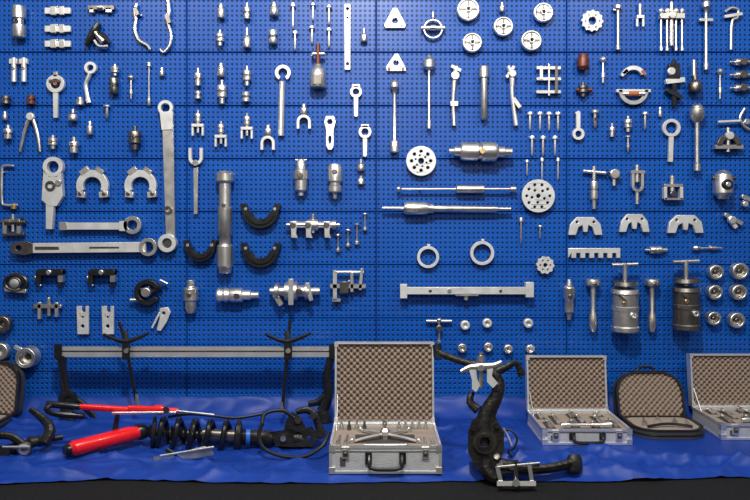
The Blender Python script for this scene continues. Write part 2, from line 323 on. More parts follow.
for x,y in ((268,137),(304,116)):
    b=B('clevis_yoke',5); b.st(x,y-12,x,y-1,3.5,'A','steel'); b.arc(x,y+6,7,4.3,0,180,-3,3,'white'); b.box(x-7,y+6,x-4.4,y+13,-3,3,'white'); b.box(x+4.4,y+6,x+7,y+13,-3,3,'white'); b.done()
b=B('box_wrench',5); b.plate([(326,116),(334,116),(336,122),(334,130),(334,146),(332,150),(328,150),(326,146),(326,130),(324,122)],[ci(330,122,2.6,12),el(330,140,1.5,4,12)],-2,2,'bright'); b.done()
b=B('perforated_hub_disc',6); hs=[ci(421+9.5*math.cos(a*pi/4),161+9.5*math.sin(a*pi/4),1.8,8) for a in range(8)]+[ci(421,161,3,12)]+[ci(421+5.6*math.cos(a*pi/3+.3),161+5.6*math.sin(a*pi/3+.3),1,8) for a in range(6)]
b.plate(ci(421,161,15,32),hs,-2,2,'white'); b.done()
b=B('hydraulic_pull_cylinder',13); b.lathe((449,151),(512,152),[(0,3),(.08,3),(.08,5),(.18,5),(.18,8),(.22,9.5),(.45,9.5),(.47,8),(.5,8),(.52,10),(.72,10),(.75,9),(.78,5.5),(.88,5.5),(.88,4),(1,4)],'steel',28); b.cyl((481,152,6),(481,152,11),3,'brass'); b.peg(470,151); b.done()
b=B('slide_hammer',8); b.lathe((397,189),(516,189),[(0,2.5),(.02,3),(.04,1.2),(.5,1.2),(.5,4.2),(.73,4.2),(.73,1.3),(.95,1.3),(.95,2.8),(1,2.8)],'steel'); b.peg(420,189); b.done()
b=B('slide_hammer',9); b.lathe((382,208),(511,209),[(0,1.5),(.17,1.8),(.17,5.4),(.19,6.6),(.34,6.6),(.36,5),(.40,5),(.40,3.4),(.88,3),(.9,2),(1,2)],'steel'); b.peg(450,208.5); b.done()
b=B('flange_adapter_disc',6)
def hs_(x,y):
    r=[]
    for a in range(10): r.append(ci(x+11.5*math.cos(a*pi/5),y+11.5*math.sin(a*pi/5),1.6,8))
    for a in range(5): r.append(ci(x+6.5*math.cos(a*pi*.4+.4),y+6.5*math.sin(a*pi*.4+.4),1.5,8))
    r.append(ci(x,y,2.3,10)); return r
b.plate(ci(538,196,16.5,36),hs_(538,196),-2,2,'white'); b.done()
b=B('small_gear_disc',5); x,y=545,265
b.plate([(x+(9 if i%4<2 else 8)*math.cos(2*pi*i/40),y+(9 if i%4<2 else 8)*math.sin(2*pi*i/40)) for i in range(40)],[ci(x,y,2.2,10)]+[ci(x+5*math.cos(a*pi/3),y+5*math.sin(a*pi/3),1,8) for a in range(6)],-2,2,'white'); b.done()
for x in (530,540,549,558):
    b=B('stud_bolt',4); b.st(x,112,x,131,3,'C','bright'); b.done()
for x in (532,543,555):
    b=B('stud_bolt',4); b.st(x,136,x,156,3,'C','bright'); b.done()
for x in (527,542,558):
    b=B('guide_pin',4); b.st(x,158 if x!=527 else 160,x,176+(x>540)*4,2,'C','bright'); b.done()
S('guide_bolt',521,231,5,27,'C','steel'); S('guide_bolt',540,232,5,14,'C')
b=B('press_tube',10); b.lathe((225,171),(225,273),[(0,6),(.03,9),(.10,9),(.12,6),(.35,6.2),(.36,7.2),(.62,7.2),(.64,6),(.72,6),(.73,8),(.93,8),(.95,6.5),(1,6)],'steel',24); b.peg(225,190); b.peg(225,255)
b.disc(225,205,2,5,8,'dark'); b.done()
for x,y,R in ((261,210,18),(261,249,18),(201,246,15)):
    b=B('black_half_ring',6); b.arc(x,y,R,R*.52,188,352,-4,4,'black',24); b.arc(x,y,R*.80,R*.58,190,350,4,6,'black',24)
    b.bar(x-R*.97,y-6,x-R*.72,y+6,R*.34,-4,5,'black'); b.bar(x+R*.97,y-6,x+R*.72,y+6,R*.34,-4,5,'black'); b.disc(x-R*.8,y-1,1.6,4,6,'steel'); b.disc(x+R*.8,y-1,1.6,4,6,'steel'); b.peg(x,y+R*.75); b.done()
b=B('sensor_socket',8); b.lathe((301,159),(301,196),[(0,3),(.1,5),(.3,5.5),(.32,8),(.55,8),(.57,6.5),(.85,6.5),(.9,3),(1,3)],'steel'); b.disc(301,176,3,5,9,'dark'); b.cyl((295,160),(307,160),1.2,'steel'); b.done()
b=B('sensor_socket',8); b.lathe((335,164),(335,199),[(0,6),(.1,7.5),(.5,7.5),(.52,5.5),(.6,5.5),(.65,7),(.8,7),(.85,2.4),(1,2)],'steel'); b.disc(335,172,2.5,6,9,'dark'); b.done()
S('drift_punch',361,165,8,12,'E')
S('ball_stud',361,180,7,9,'A')
def gearpuller(name,x,y,w,h,z=9):
    b=B(name,z); b.box(x-w/2,y-h*.18,x+w/2,y+h*.05,-3,3,'steel'); b.lathe((x-w*.5-4,y-h*.05),(x+w*.5+4,y-h*.05),[(0,h*.08),(.12,h*.08),(.12,h*.2),(.2,h*.2),(.2,h*.14),(.4,h*.14),(.4,h*.24),(.6,h*.24),(.6,h*.14),(.85,h*.14),(.85,h*.2),(.93,h*.2),(.93,h*.08),(1,h*.08)],'steel')
    for q in (-.42,-.1,.3):
        b.plate([(x+q*w-3,y-h*.2),(x+q*w+4,y-h*.2),(x+q*w+3,y+h*.3),(x+q*w+5,y+h*.5),(x+q*w-2,y+h*.48),(x+q*w-2,y+h*.2)],(),3,6,'bright')
        b.disc(x+q*w,y-h*.05,h*.12,5,8,'dark')
    b.cyl((x,y-h*.5),(x,y+h*.3),h*.08,'steel'); b.peg(x,y); b.done()
gearpuller('gear_puller',313,226,46,24)
for x,y,h in ((338,243,18),(348,238,18),(357,234,22),(365,222,18)):
    b=B('puller_bolt',4); b.st(x,y-h/2,x,y+h/2,2.6,'T','steel'); b.done()
b=B('mini_puller',5); b.lathe((1,222),(26,222),[(0,2),(.2,2),(.2,4.5),(.45,4.5),(.45,3),(.7,3),(.7,5),(.85,5),(.85,2),(1,2)],'dark'); b.bar(6,222,6,234,4,-2,3,'steel'); b.bar(20,222,20,234,4,-2,3,'steel'); b.bar(3,234,25,234,3,-2,2,'dark'); b.cyl((13,214),(13,232),1.6,'steel'); b.done()
S('pin_driver',14,206,6,6,'A','brass')
for x,y,R in ((428,257,11),(482,253,12)):
    b=B('retaining_ring',5); b.ring(x,y,R,R*.74,-2,2,'white',36); b.box(x-1,y-R-2,x+2,y-R+3,-2,2.4,'white'); b.peg(x,y-R*.87); b.done()
for x,y,R in ((715,272,7.5),(739,271,8.5),(714,292,7.5),(738,292,8),(713,318,7),(736,320,8)):
    b=B('bearing_cup',6); b.lathe((x,y,-4),(x,y,4),[(0,R),(.8,R),(1,R*.92),(1,R*.66),(.3,R*.6),(.3,1)],'steel',24); b.disc(x,y,R*.3,-2,3,'dark'); b.peg(x,y); b.done()
for x,y in ((465,325),(487,323),(528,323),(462,348),(488,347),(508,349),(530,349),(437,350)):
    b=B('spacer_ring',4); R=4.8; b.lathe((x,y,-2),(x,y,3),[(0,R),(.8,R),(1,R*.9),(1,R*.45),(.4,R*.4),(.4,.5)],'white' if y<340 else 'steel',18); b.peg(x,y); b.done()
b=B('t_handle_tap',5); b.st(439,318,439,343,3,'K','steel'); b.cyl((426,321),(452,321),1.6,'steel'); b.disc(439,328,3.4,0,4,'dark'); b.done()
b=B('small_ring_wrench',4); b.ring(578,134,6,3.2,-2,2,'white'); b.bar(578,127,578,113,4,-1.5,1.5,'white',4,rnd=True); b.done()
for x,y,w,h,s in ((595,119,8,18,'C'),(612,130,6,14,'B'),(628,124,8,16,'D'),(645,121,6,18,'C'),(660,112,4,10,'A'),(628,143,6,16,'G')): S('glow_plug_reamer',x,y,w,h,s,'steel')
b=B('large_ring_wrench',4); b.ring(671,128,9,5.8,-2,2,'white'); b.bar(671,136,670,162,4.5,-1.5,1.5,'white'); b.done()
b=B('plunger_tool',8); b.st(697,104,697,171,5.5,'K','steel'); b.lathe((697,106),(697,122),[(0,3),(.2,7),(.7,7),(1,4)],'steel'); b.done()
x,y=728,142
b=B('hub_bridge_puller',6); b.arc(x,y+4,12,7,0,180,-3,3,'dark'); b.bar(x-14,y+5,x+14,y+5,4,-3,3,'steel'); b.cyl((x,y-14),(x,y+10),2,'steel'); b.cyl((x-10,y-20),(x+12,y-21),1.5,'white'); b.disc(x,y-6,4,0,5,'white'); b.done()
b=B('spring_hook',4); b.tube([(745,108),(740,118),(744,126),(750,130)],1.5,'steel',sm=4); b.disc(746,122,3,-1,3,'steel'); b.done()
b=B('t_handle_extractor',5); b.cyl((583,171),(606,173),1.8,'bright'); b.st(594,173,594,209,4,'D','steel'); b.cyl((594,166),(594,180),2,'steel'); b.done()
b=B('tie_rod_tool',5); b.disc(614,174,5,-2,4,'steel'); b.cyl((614,176),(614,186),2,'steel'); b.bar(608,172,620,178,3,0,3,'dark'); b.done()
b=B('u_clamp',5); b.arc(637,186,6,3.5,180,360,-2.5,2.5,'steel'); b.box(631,172,633.6,186,-2.5,2.5,'bright'); b.box(640.4,172,643,186,-2.5,2.5,'bright'); b.cyl((637,165),(637,182),2.2,'steel'); b.bar(630,172,644,172,3,-2.5,3,'steel'); b.cyl((637,192),(637,204),2,'steel'); b.done()
b=B('box_yoke',5); b.box(663,184,682,187,-3,3,'steel'); b.box(663,187,666,200,-3,3,'white'); b.box(679,187,682,200,-3,3,'white'); b.cyl((672,176),(672,196),2.4,'steel'); b.disc(672,194,3.4,0,4,'dark'); b.box(663,198,682,200,-3,3,'steel'); b.done()
b=B('suspension_mount',11); b.lathe((723,170),(723,199),[(0,3),(.15,8),(.4,9.5),(.8,9.5),(.9,6),(1,5)],'steel',24); b.disc(723,185,5.5,6,10,'black'); b.disc(723,185,2.5,10,11.5,'bright'); b.cyl((712,178),(736,178),2,'dark'); b.done()
def crown(x,y,w):
    b=B('camshaft_lock_plate',4)
    b.plate([(x-w/2,y+9),(x-w/2+2,y-2),(x-w/4,y-9),(x+w/4,y-9),(x+w/2-2,y-2),(x+w/2,y+9),(x+w/4+1,y+9),(x+w/5,y+1),(x+3,y-1),(x+2,y+6),(x-2,y+6),(x-3,y-1),(x-w/5,y+1),(x-w/4-1,y+9)],[ci(x-w/4,y-4,1.5,8),ci(x+w/4,y-4,1.5,8)],-2,2,'white'); b.done()
crown(585,226,34); crown(634,223,30); crown(685,224,36)
b=B('toothed_setting_bar',4)
o=[(568,248),(620,248),(620,258)]
for i in range(6): xx=616-i*9; o+=[(xx,258),(xx,253),(xx-4,253),(xx-4,258)]
o=[p for p in o if p[0]>=568]+[(568,258)]
b.plate(o,(),-1.5,1.5,'white'); b.done()
b=B('clamping_bolt',4); b.st(645,250,667,250,4,'D','steel'); b.done()
b=B('extension_shaft',4); b.st(693,248,722,248,3,'G','steel'); b.done()
b=B('toggle_lever',5); b.bar(724,214,742,224,4,-2,2,'steel'); b.disc(731,220,4,-1,4,'bright'); b.bar(730,220,736,228,4,-2,2,'white'); b.done()
b=B('toggle_lever',5); b.bar(741,196,750,200,4,-2,2,'steel'); b.disc(744,204,3,-1,4,'bright'); b.done()
b=B('round_test_gauge',7); b.tube(el(16,283,11,8,20),2.2,'black',closed=True); b.disc(16,283,6.5,-3,3,'dark'); b.disc(16,283,4.5,3,4,'bright'); b.bar(5,289,27,291,4,-2,2,'steel'); b.done()
for x in (51,103):
    b=B('black_clamp_bridge',7); b.bar(x-12,272,x+13,272,6,-4,4,'black'); b.box(x-14,270,x-9,284,-3,3,'black'); b.box(x+8,270,x+13,282,-3,3,'steel'); b.cyl((x-16,276),(x-10,286),1.4,'steel'); b.cyl((x+9,280),(x+9,288),1.8,'black'); b.disc(x,272,2.6,3,6,'steel'); b.done()
b=B('ball_joint_separator',7); b.arc(148,292,13,8.5,20,330,-4,4,'black'); b.tube([(136,286),(148,293),(162,286)],[2,3,2],'black',sm=3); b.disc(147,292,5,-3,5,'steel'); b.cyl((160,280),(168,284),1.4,'steel'); b.cyl((130,300),(141,300),2,'steel'); b.done()
b=B('pinion_socket',8); b.lathe((191,280),(191,313),[(0,4),(.2,4),(.25,7.5),(.6,7.5),(.65,5.5),(.85,5.5),(1,4)],'steel'); b.disc(191,294,2.5,6,9,'dark'); b.done()
b=B('pilot_bearing_puller',9); b.lathe((217,295),(259,295),[(0,6),(.05,7.5),(.15,6),(.2,7.5),(.3,6),(.35,7.2),(.6,7.2),(.62,5),(.8,5),(.82,3.4),(1,3.4)],'bright',24); b.disc(238,295,3,5,8,'dark'); b.done()
b=B('hub_press_assembly',11); b.lathe((270,291),(320,291),[(0,4),(.1,4),(.1,8),(.18,8),(.18,5),(.3,5),(.3,9.5),(.55,9.5),(.57,6),(.7,6),(.7,8.5),(.8,8.5),(.8,4),(1,4)],'steel',24); b.bar(292,278,292,304,5,6,10,'bright'); b.bar(275,294,282,305,5,-2,4,'steel'); b.bar(308,282,312,300,4,5,8,'bright'); b.disc(300,290,3,8,11,'dark'); b.done()
b=B('bearing_splitter',7); b.bar(330,286,366,286,4,-3,3,'steel'); b.bar(335,270,335,300,4,-3,3,'bright'); b.box(340,281,349,293,3,6,'dark'); b.cyl((334,272),(364,272),1.6,'steel'); b.bar(352,272,352,292,3,-3,3,'steel'); b.bar(362,268,360,290,3,-3,3,'steel'); b.bar(332,300,341,300,3,-3,3,'steel'); b.done()
b=B('mini_crossbar_puller',5); b.bar(34,306,62,306,4,-2,2,'steel'); b.bar(40,302,40,319,3,-2,2,'bright'); b.bar(57,302,57,317,3,-2,2,'bright'); b.cyl((49,298),(49,316),1.8,'steel'); b.done()
for x in (83,108):
    b=B('alignment_plate',4); b.plate([(x-6,306),(x-1,306),(x-1,312),(x+3,312),(x+3,306),(x+6,306),(x+6,334),(x-5,334)],[ci(x,326,2,10),ci(x,317,1.3,8)],-1.2,1.2,'white'); b.done()
b=B('s_lever_plate',4); b.plate([(160,308),(168,307),(171,312),(167,322),(161,331),(157,330),(160,318)],[ci(164,313,1.8,10)],-1.5,1.5,'white'); b.cyl((152,328),(160,312),1.2,'white'); b.done()
for x,y,R in ((3,324,9),(1,351,9)):
    b=B('seal_press_ring',6); b.lathe((x,y,-3),(x,y,4),[(0,R),(.8,R),(1,R*.9),(1,R*.5),(.3,R*.45),(.3,1)],'dark' if y<340 else 'steel',24); b.peg(x,y); b.done()
b=B('threaded_bush_ring',8); b.lathe((28,357,-5),(28,357,6),[(0,11),(.2,10),(.3,11),(.5,10),(.6,11),(.8,10),(1,10),(1,6.5),(.3,6),(.3,1)],'steel',28); b.peg(28,357); b.disc(28,357,3,-3,1,'slot'); b.bar(16,346,24,350,4,1,4,'bright'); b.done()
b=B('support_beam',9); b.box(400,287,532,294,-3.5,3.5,'white'); b.box(400,284,407,298,-4,4,'white'); b.box(525,282,533,297,-4,4,'white')
b.cyl((466,294),(466,300),2.4,'steel'); b.box(455,293,478,295.5,-4,4,'steel'); b.disc(430,290.5,1.6,3,4.2,'dark'); b.disc(500,290.5,1.6,3,4.2,'dark'); b.cyl((449,290,3),(449,290,5),2,'steel'); b.peg(420,290); b.peg(512,290); b.done()
b=B('filler_nozzle',7); b.lathe((569,279),(569,320),[(0,2),(.15,3),(.2,6),(.45,6),(.5,4.6),(.8,4.6),(.85,2.5),(1,2)],'steel'); b.disc(569,296,2.5,4,7,'dark'); b.done()
for x in (593,652):
    b=B('plate_drift',9); b.lathe((x,279),(x,332),[(0,6.5),(.05,7.3),(.12,6.8),(.16,2.4),(.6,2.4),(.7,4),(.9,4),(1,2)],'steel'); b.disc(x,284,2,5,7.5,'dark'); b.done()
for x,t,c in ((625,263,290),(686,260,288)):
    b=B('bushing_press_canister',16); b.cyl((x,t),(x,t+26),2.2,'steel'); b.cyl((x-13,t+2),(x+13,t+1),1.8,'steel'); b.lathe((x,t+17),(x,t+24),[(0,4),(.2,12),(.8,13),(1,6)],'dark',28)
    b.lathe((x,c-2),(x,c+42),[(0,8),(.03,13),(.12,14),(.14,12.5),(.4,12.5),(.42,13.2),(.5,13.2),(.52,12.5),(.85,12.5),(.88,13.5),(.97,13.5),(1,11)],'steel' if x<650 else 'dark',32)
    b.disc(x-5,c+12,2.2,10,14,'brass'); b.bar(x-12,c+3,x-3,c+10,2,12,13.5,'dark'); b.ring(x+4,c+24,3,1.5,11,14,'bright',14); b.peg(x,t+10,1.4); b.peg(x,c+10,1.4); b.done()
# ------------------------------------------------------------ GROUND
def gy(py,z=0): return F*(CH-z)/(py-HZ)-D
def cloth():
    nx,ny=440,140; vs=[];fs=[]
    for j in range(ny+1):
        t=j/ny
        for i in range(nx+1):
            x=-2.7+5.4*i/nx
            yf=-.86+ .05*noise.noise(Vector((x*1.6,3,0)))+.05*(1/(1+math.exp(-(x-.9)*5)))+.012*noise.noise(Vector((x*9,1,0)))
            if t<.15:
                q=t/.15; y=-.004-.09*q**1.5; z=.09*(1-q)**1.3+.004
                z+=.012*noise.noise(Vector((x*3,q,9)))*(1-q); y-=.02*abs(noise.noise(Vector((x*7,q*1.5,2))))*math.sin(q*pi)
            else:
                q=(t-.15)/.85; y=-.094+(yf+.094)*q; z=.004
            n1=noise.noise(Vector((x*2.4+y*1.5,y*5,1.3))); n2=noise.noise(Vector((x*5.5-y*3,y*8,5.1)));n3=noise.noise(Vector((x*15,y*10+x*4,7.7)))
            rid=(1-min(1,abs(n1)*4))**2*.036+(1-min(1,abs(n2)*4))**2*.022+(1-min(1,abs(n3)*3))*.007
            mk=1
            for (cx,cy,hw,hd) in ((.03,-.65,.26,.22),(.92,-.35,.25,.2),(1.35,-.38,.25,.18),(1.85,-.4,.3,.2)):
                dx=max(0,abs(x-cx)-hw);dy=max(0,abs(y-cy)-hd); dd=math.hypot(dx,dy); mk=min(mk,min(1,dd/.08))
            if x<-.15: mk*=.65
            ed=1 if t<.95 else (1-t)/.05
            if t>=.15: z+=rid*mk*(.3+.7*ed)*min(1,(t-.15)/.1+.2)
            z-=.018*(1-ed)
            vs.append((x,y,z))
    for j in range(ny):
        for i in range(nx):
            a=j*(nx+1)+i; fs.append([a,a+1,a+nx+2,a+nx+1])
    b=B('floor_cloth',world=True); b.add(vs,fs,'cloth'); b.done(True,180)
cloth()
def egg(b,xf,w,h,p,amp,m='foam',mask=None):
    n=int(w/.005);k=int(h/.005); vs=[];fs=[]
    for j in range(k+1):
        for i in range(n+1):
            x=-w/2+w*i/n; z=h*j/k; q=math.sin(pi*(x+w/2)/p)*math.sin(pi*z/p); vs.append(xf@Vector((x,-amp*q,z)))
    for j in range(k):
        for i in range(n):
            x=-w/2+w*(i+.5)/n; z=h*(j+.5)/k
            if mask and not mask(x,z): continue
            a=j*(n+1)+i; fs.append([a,a+1,a+n+2,a+n+1])
    b.add(vs,fs,m)
def bx(b,xf,lo,hi,m):
    x0,y0,z0=lo;x1,y1,z1=hi
    vs=[xf@Vector(v) for v in ((x0,y0,z0),(x1,y0,z0),(x1,y1,z0),(x0,y1,z0),(x0,y0,z1),(x1,y0,z1),(x1,y1,z1),(x0,y1,z1))]
    b.add(vs,[[0,1,2,3],[4,5,6,7],[0,1,5,4],[1,2,6,5],[2,3,7,6],[3,0,4,7]],m)
def alucase(name,cx,yf,w,dp,h,lh,tilt,tools,rot=0):
    b=B(name,world=True)
    base=Matrix.Translation((cx,yf,.006))@Matrix.Rotation(rot,4,'Z')
    t=.006
    bx(b,base,(-w/2,0,0),(w/2,t,h),'case_panel'); bx(b,base,(-w/2,dp-t,0),(w/2,dp,h),'case_panel')
    bx(b,base,(-w/2,t,0),(-w/2+t,dp-t,h),'case_panel'); bx(b,base,(w/2-t,t,0),(w/2,dp-t,h),'case_panel')
    bx(b,base,(-w/2+t,t,0),(w/2-t,dp-t,h-.012),'foam_flat')
    e=.009
    for z0,z1 in ((0,e),(h-e,h+.002)):
        bx(b,base,(-w/2-.003,-.003,z0),(w/2+.003,.0,z1),'aluminium'); bx(b,base,(-w/2-.003,dp,z0),(w/2+.003,dp+.003,z1),'aluminium')
        bx(b,base,(-w/2-.003,0,z0),(-w/2,dp,z1),'aluminium'); bx(b,base,(w/2,0,z0),(w/2+.003,dp,z1),'aluminium')
    bx(b,base,(-w/2,-.0035,h*.80),(w/2,-.001,h*.81),'slot')
    for sx in (-1,1):
        xa=sx*(w/2+.003); bx(b,base,(min(xa,xa-sx*.012),-.0035,0),(max(xa,xa-sx*.012),0,h),'aluminium')
        for zz in (.0,h-.022): bx(b,base,(min(xa+sx*.001,xa-sx*.022),-.006,zz),(max(xa+sx*.001,xa-sx*.022),.018,zz+.024),'bright')
    for sx in (-.36,.36):
        x=sx*w; bx(b,base,(x-.014,-.010,h-.046),(x+.014,-.002,h-.003),'bright'); bx(b,base,(x-.009,-.014,h-.036),(x+.009,-.009,h-.012),'dark'); bx(b,base,(x-.005,-.016,h-.024),(x+.005,-.013,h-.018),'bright')
    bx(b,base,(-.078,-.010,h*.36),(-.052,-.002,h*.78),'black'); bx(b,base,(.052,-.010,h*.36),(.078,-.002,h*.78),'black')
    b.tube([base@Vector(p) for p in ((-.062,-.008,h*.66),(-.062,-.022,h*.5),(-.055,-.028,h*.28),(0,-.03,h*.24),(.055,-.028,h*.28),(.062,-.022,h*.5),(.062,-.008,h*.66))],.0075,'black',sm=4)
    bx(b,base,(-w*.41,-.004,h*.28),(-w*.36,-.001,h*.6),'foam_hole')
    lm=base@Matrix.Translation((0,dp+.002,h))@Matrix.Rotation(-tilt,4,'X'); lt=.05
    bx(b,lm,(-w/2,lt-.006,0),(w/2,lt,lh),'case_panel')
    for x0,x1 in ((-w/2,-w/2+.008),(w/2-.008,w/2)): bx(b,lm,(x0,0,0),(x1,lt,lh),'aluminium')
    for z0,z1 in ((0,.008),(lh-.008,lh)): bx(b,lm,(-w/2+.008,0,z0),(w/2-.008,lt,z1),'aluminium')
    for sx in (-1,1):
        for zz in (0,lh-.02): bx(b,lm,(min(sx*(w/2+.002),sx*(w/2-.014)),-.003,zz),(max(sx*(w/2+.002),sx*(w/2-.014)),.02,zz+.021),'bright')
    bx(b,lm,(-w/2+.008,.028,.008),(w/2-.008,lt-.006,lh-.008),'foam')
    egg(b,lm@Matrix.Translation((0,.016,.008)),w-.018,lh-.016,.0135,.0125)
    b.cyl(lm@Vector((-w/2+.012,.005,lh*.35)),base@Vector((-w/2+.012,dp*.75,h-.01)),.002,'bright',8)
    tm=base@Matrix.Translation((0,0,h-.012))
    tools(b,tm,w,dp); return b.done()
def tk(b,tm,p0,p1,prof,m='bright',n=14): b.lathe(tm@Vector(p0),tm@Vector(p1),prof,m,n)
def toolsA(b,tm,w,dp):
    cy=dp*.40
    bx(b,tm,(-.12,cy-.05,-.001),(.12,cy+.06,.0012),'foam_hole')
    tk(b,tm,(0,cy,.0),(0,cy,.045),[(0,.015),(.3,.015),(.4,.020),(.8,.020),(1,.012)],'steel',6)
    tk(b,tm,(0,cy+.01,.02),(0,cy+.11,.035),[(0,.006),(.8,.006),(.8,.010),(1,.010)],'steel')
    for ax,ay in ((-.13,-.055),(.13,-.055),(-.10,.095),(.10,.095)):
        b.tube([tm@Vector((0,cy,.022)),tm@Vector((ax*.6,cy+ay*.6,.016)),tm@Vector((ax,cy+ay,.008))],[.006,.006,.005],'bright',sm=3)
        tk(b,tm,(ax,cy+ay,0),(ax,cy+ay,.022),[(0,.010),(.8,.010),(1,.006)],'steel')
    for i in range(4):
        x=-.18+i*.032; tk(b,tm,(x,dp*.82,.0),(x,dp*.82,.035),[(0,.009),(.5,.009),(.5,.005),(1,.005)],'dark' if i%2 else 'steel')
    for i in range(5):
        x=.06+i*.028; tk(b,tm,(x,dp*.84,.0),(x,dp*.84,.03),[(0,.009),(.5,.009),(.5,.005),(1,.005)],'steel')
    for i in range(2):
        x=.155+i*.03; tk(b,tm,(x,dp*.12,.004),(x,dp*.42,.004),[(0,.010),(.3,.010),(.3,.005),(1,.005)])
    for i in range(2):
        x=-.185+i*.03; tk(b,tm,(x,dp*.15,.006),(x+.004,dp*.5,.006),[(0,.009),(.3,.009),(.3,.005),(1,.005)],'steel')
    tk(b,tm,(-.09,dp*.10,.006),(.09,dp*.10,.006),[(0,.004),(.05,.008),(.1,.005),(.9,.005),(.95,.008),(1,.004)],'steel')
def toolsB(b,tm,w,dp):
    for i,(x,y,l,r) in enumerate(((-.14,.06,.08,.012),(-.09,.12,.12,.01),(-.03,.07,.07,.014),(.02,.14,.1,.01),(.06,.06,.06,.012),(.1,.1,.13,.012),(.15,.07,.09,.01),(-.15,.2,.07,.01),(.0,.22,.05,.014),(.13,.24,.04,.01))):
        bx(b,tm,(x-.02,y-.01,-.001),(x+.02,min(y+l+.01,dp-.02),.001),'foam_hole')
        tk(b,tm,(x,y,.01),(x,min(y+l,dp-.02),.01),[(0,r),(.4,r),(.4,r*.5),(.8,r*.5),(.8,r*.8),(1,r*.8)],'bright' if i%2 else 'steel')
    tk(b,tm,(-.1,.04,.02),(.12,.045,.02),[(0,.006),(.1,.012),(.2,.006),(.8,.006),(.9,.012),(1,.012)],'bright')
yA=gy(475)
alucase('aluminium_tool_case',(385.5-375)*(D+yA)/F,yA,.424,.30,.105,.340,math.radians(5),toolsA)
yB=gy(446)
alucase('aluminium_tool_case',(587-375)*(D+yB)/F,yB,.380,.30,.066,.255,math.radians(6),toolsB)
yC=gy(441)
alucase('aluminium_tool_case',(769-375)*(D+yC)/F,yC,.42,.28,.07,.25,math.radians(6),toolsB)
def rr(w,h,r0,r1,n=8):
    o=[]
    for cx,cz,r,a0 in ((w/2-r0,r0,r0,-90),(w/2-r1,h-r1,r1,0),(-w/2+r1,h-r1,r1,90),(-w/2+r0,r0,r0,180)):
        for i in range(n+1):
            a=math.radians(a0+90*i/n); o.append((cx+r*math.cos(a),cz+r*math.sin(a)))
    return o
def inpoly(x,z,P):
    c=False;j=len(P)-1
    for i in range(len(P)):
        if (P[i][1]>z)!=(P[j][1]>z) and x<(P[j][0]-P[i][0])*(z-P[i][1])/(P[j][1]-P[i][1])+P[i][0]: c=not c
        j=i
    return c
def softcase(cx,yf,w,dp,h,lh,tilt,rot=0):
    b=B('soft_tool_case',world=True); base=Matrix.Translation((cx,yf,.006))@Matrix.Rotation(rot,4,'Z')
    b.xf=base
    O=rr(w,dp,.10,.05)
    b.plate(O,(),0,h,'gray_fabric'); b.plate(O,[[(x*.9,(z-dp/2)*.9+dp/2) for x,z in O]],h,h+.01,'black'); b.plate([(x*.9,(z-dp/2)*.9+dp/2) for x,z in O],(),h,h+.004,'foam_flat')
    b.tube([(x*1.01,(z-dp/2)*1.01+dp/2,h*.6) for x,z in O],.004,'black',closed=True)
    for i,(x,y,l,r) in enumerate(((-.1,.08,.10,.011),(-.03,.11,.08,.014),(.04,.09,.08,.012),(.09,.07,.09,.009))):
        b.lathe((x,y,h+.012),(x+.03,y+l,h+.012),[(0,r),(.4,r),(.4,r*.5),(1,r*.5)],'bright' if i%2 else 'steel')
    b.tube([(-.1,.05,h+.014),(0,.07,h+.02),(.1,.05,h+.014)],.006,'black',sm=4)
    lm=Matrix.Translation((0,dp+.004,h*.6))@Matrix.Rotation(-tilt,4,'X')
    L=rr(w,lh,.04,.10); R=Matrix(((1,0,0,0),(0,0,1,0),(0,1,0,0),(0,0,0,1)))
    b.xf=base@lm@R
    Li=[(x*.93,(z-lh/2)*.93+lh/2) for x,z in L]
    b.plate(L,(),.024,.06,'gray_fabric'); b.plate(L,[Li],.0,.024,'black'); b.plate(Li,(),.02,.025,'foam')
    b.xf=base@lm
    egg(b,Matrix.Translation((0,.012,0)),w,lh,.0135,.011,'foam',lambda x,z:inpoly(x,z,Li))
    b.tube([(-.04,.03,lh),(-.03,.03,lh+.022),(.03,.03,lh+.022),(.04,.03,lh)],.006,'black',sm=3)
    b.done()
yS=gy(441); softcase((675-375)*(D+yS)/F,yS,.325,.24,.03,.225,math.radians(16))
yS=gy(440); softcase((-54-375)*(D+yS)/F,yS,.36,.25,.035,.265,math.radians(10))
# ---- axle rail with spring compressors
b=B('axle_rail_stand',y=-.16)
b.box(58,346.5,333,357,-4,4,'aluminium'); b.box(58,350.5,333,352,3.9,4.3,'dark'); b.box(54,344,62,359,-5,5,'black'); b.box(329,344,336,359,-5,5,'black')
b.tube([(62,356),(63,372),(66,392),(70,408)],[5,4,4.5,6],'black',sm=4); b.tube([(66,392),(84,406),(95,418)],[3,4,3],'black',sm=4)
b.disc(68,400,10,-4,6,'cast'); b.ring(68,400,7,4,6,8,'black')
b.tube([(331,357),(327,376),(328,396),(322,412)],[4,4,5,6],'black',sm=4); b.tube([(328,394),(318,402),(308,404)],[4,3.5,3],'black',sm=4); b.tube([(66,408),(68,424)],[6,8],'cast'); b.tube([(322,410),(325,424)],[6,8],'cast')
b.done()
for x0,y0,x1,y1,cx in ((119,322,137,406,126),(290,320,282,414,288)):
    b=B('screw_clamp',y=-.19); b.tube([(x0,y0,0),(cx,345,1),(x1,y1,2)],[1.6,1.9,1.7],'black',sm=2)
    b.box(cx-4,341,cx+4,360,0,4,'black'); b.tube([(cx-23,334,2),(cx-10,340,2),(cx,342,2)],[1.5,2,2.8],'black',sm=3); b.tube([(cx,342,2),(cx+12,338,2),(cx+23,333,2)],[2.8,2,1.5],'black',sm=3)
    b.cyl((cx-1,331,1),(cx,342,1),2.8,'dark'); b.disc(cx,351,2.6,4,6,'steel')
    b.tube([(x1-.5,y1-12,2),(x1,y1,2)],[2,2.6],'steel'); b.done()
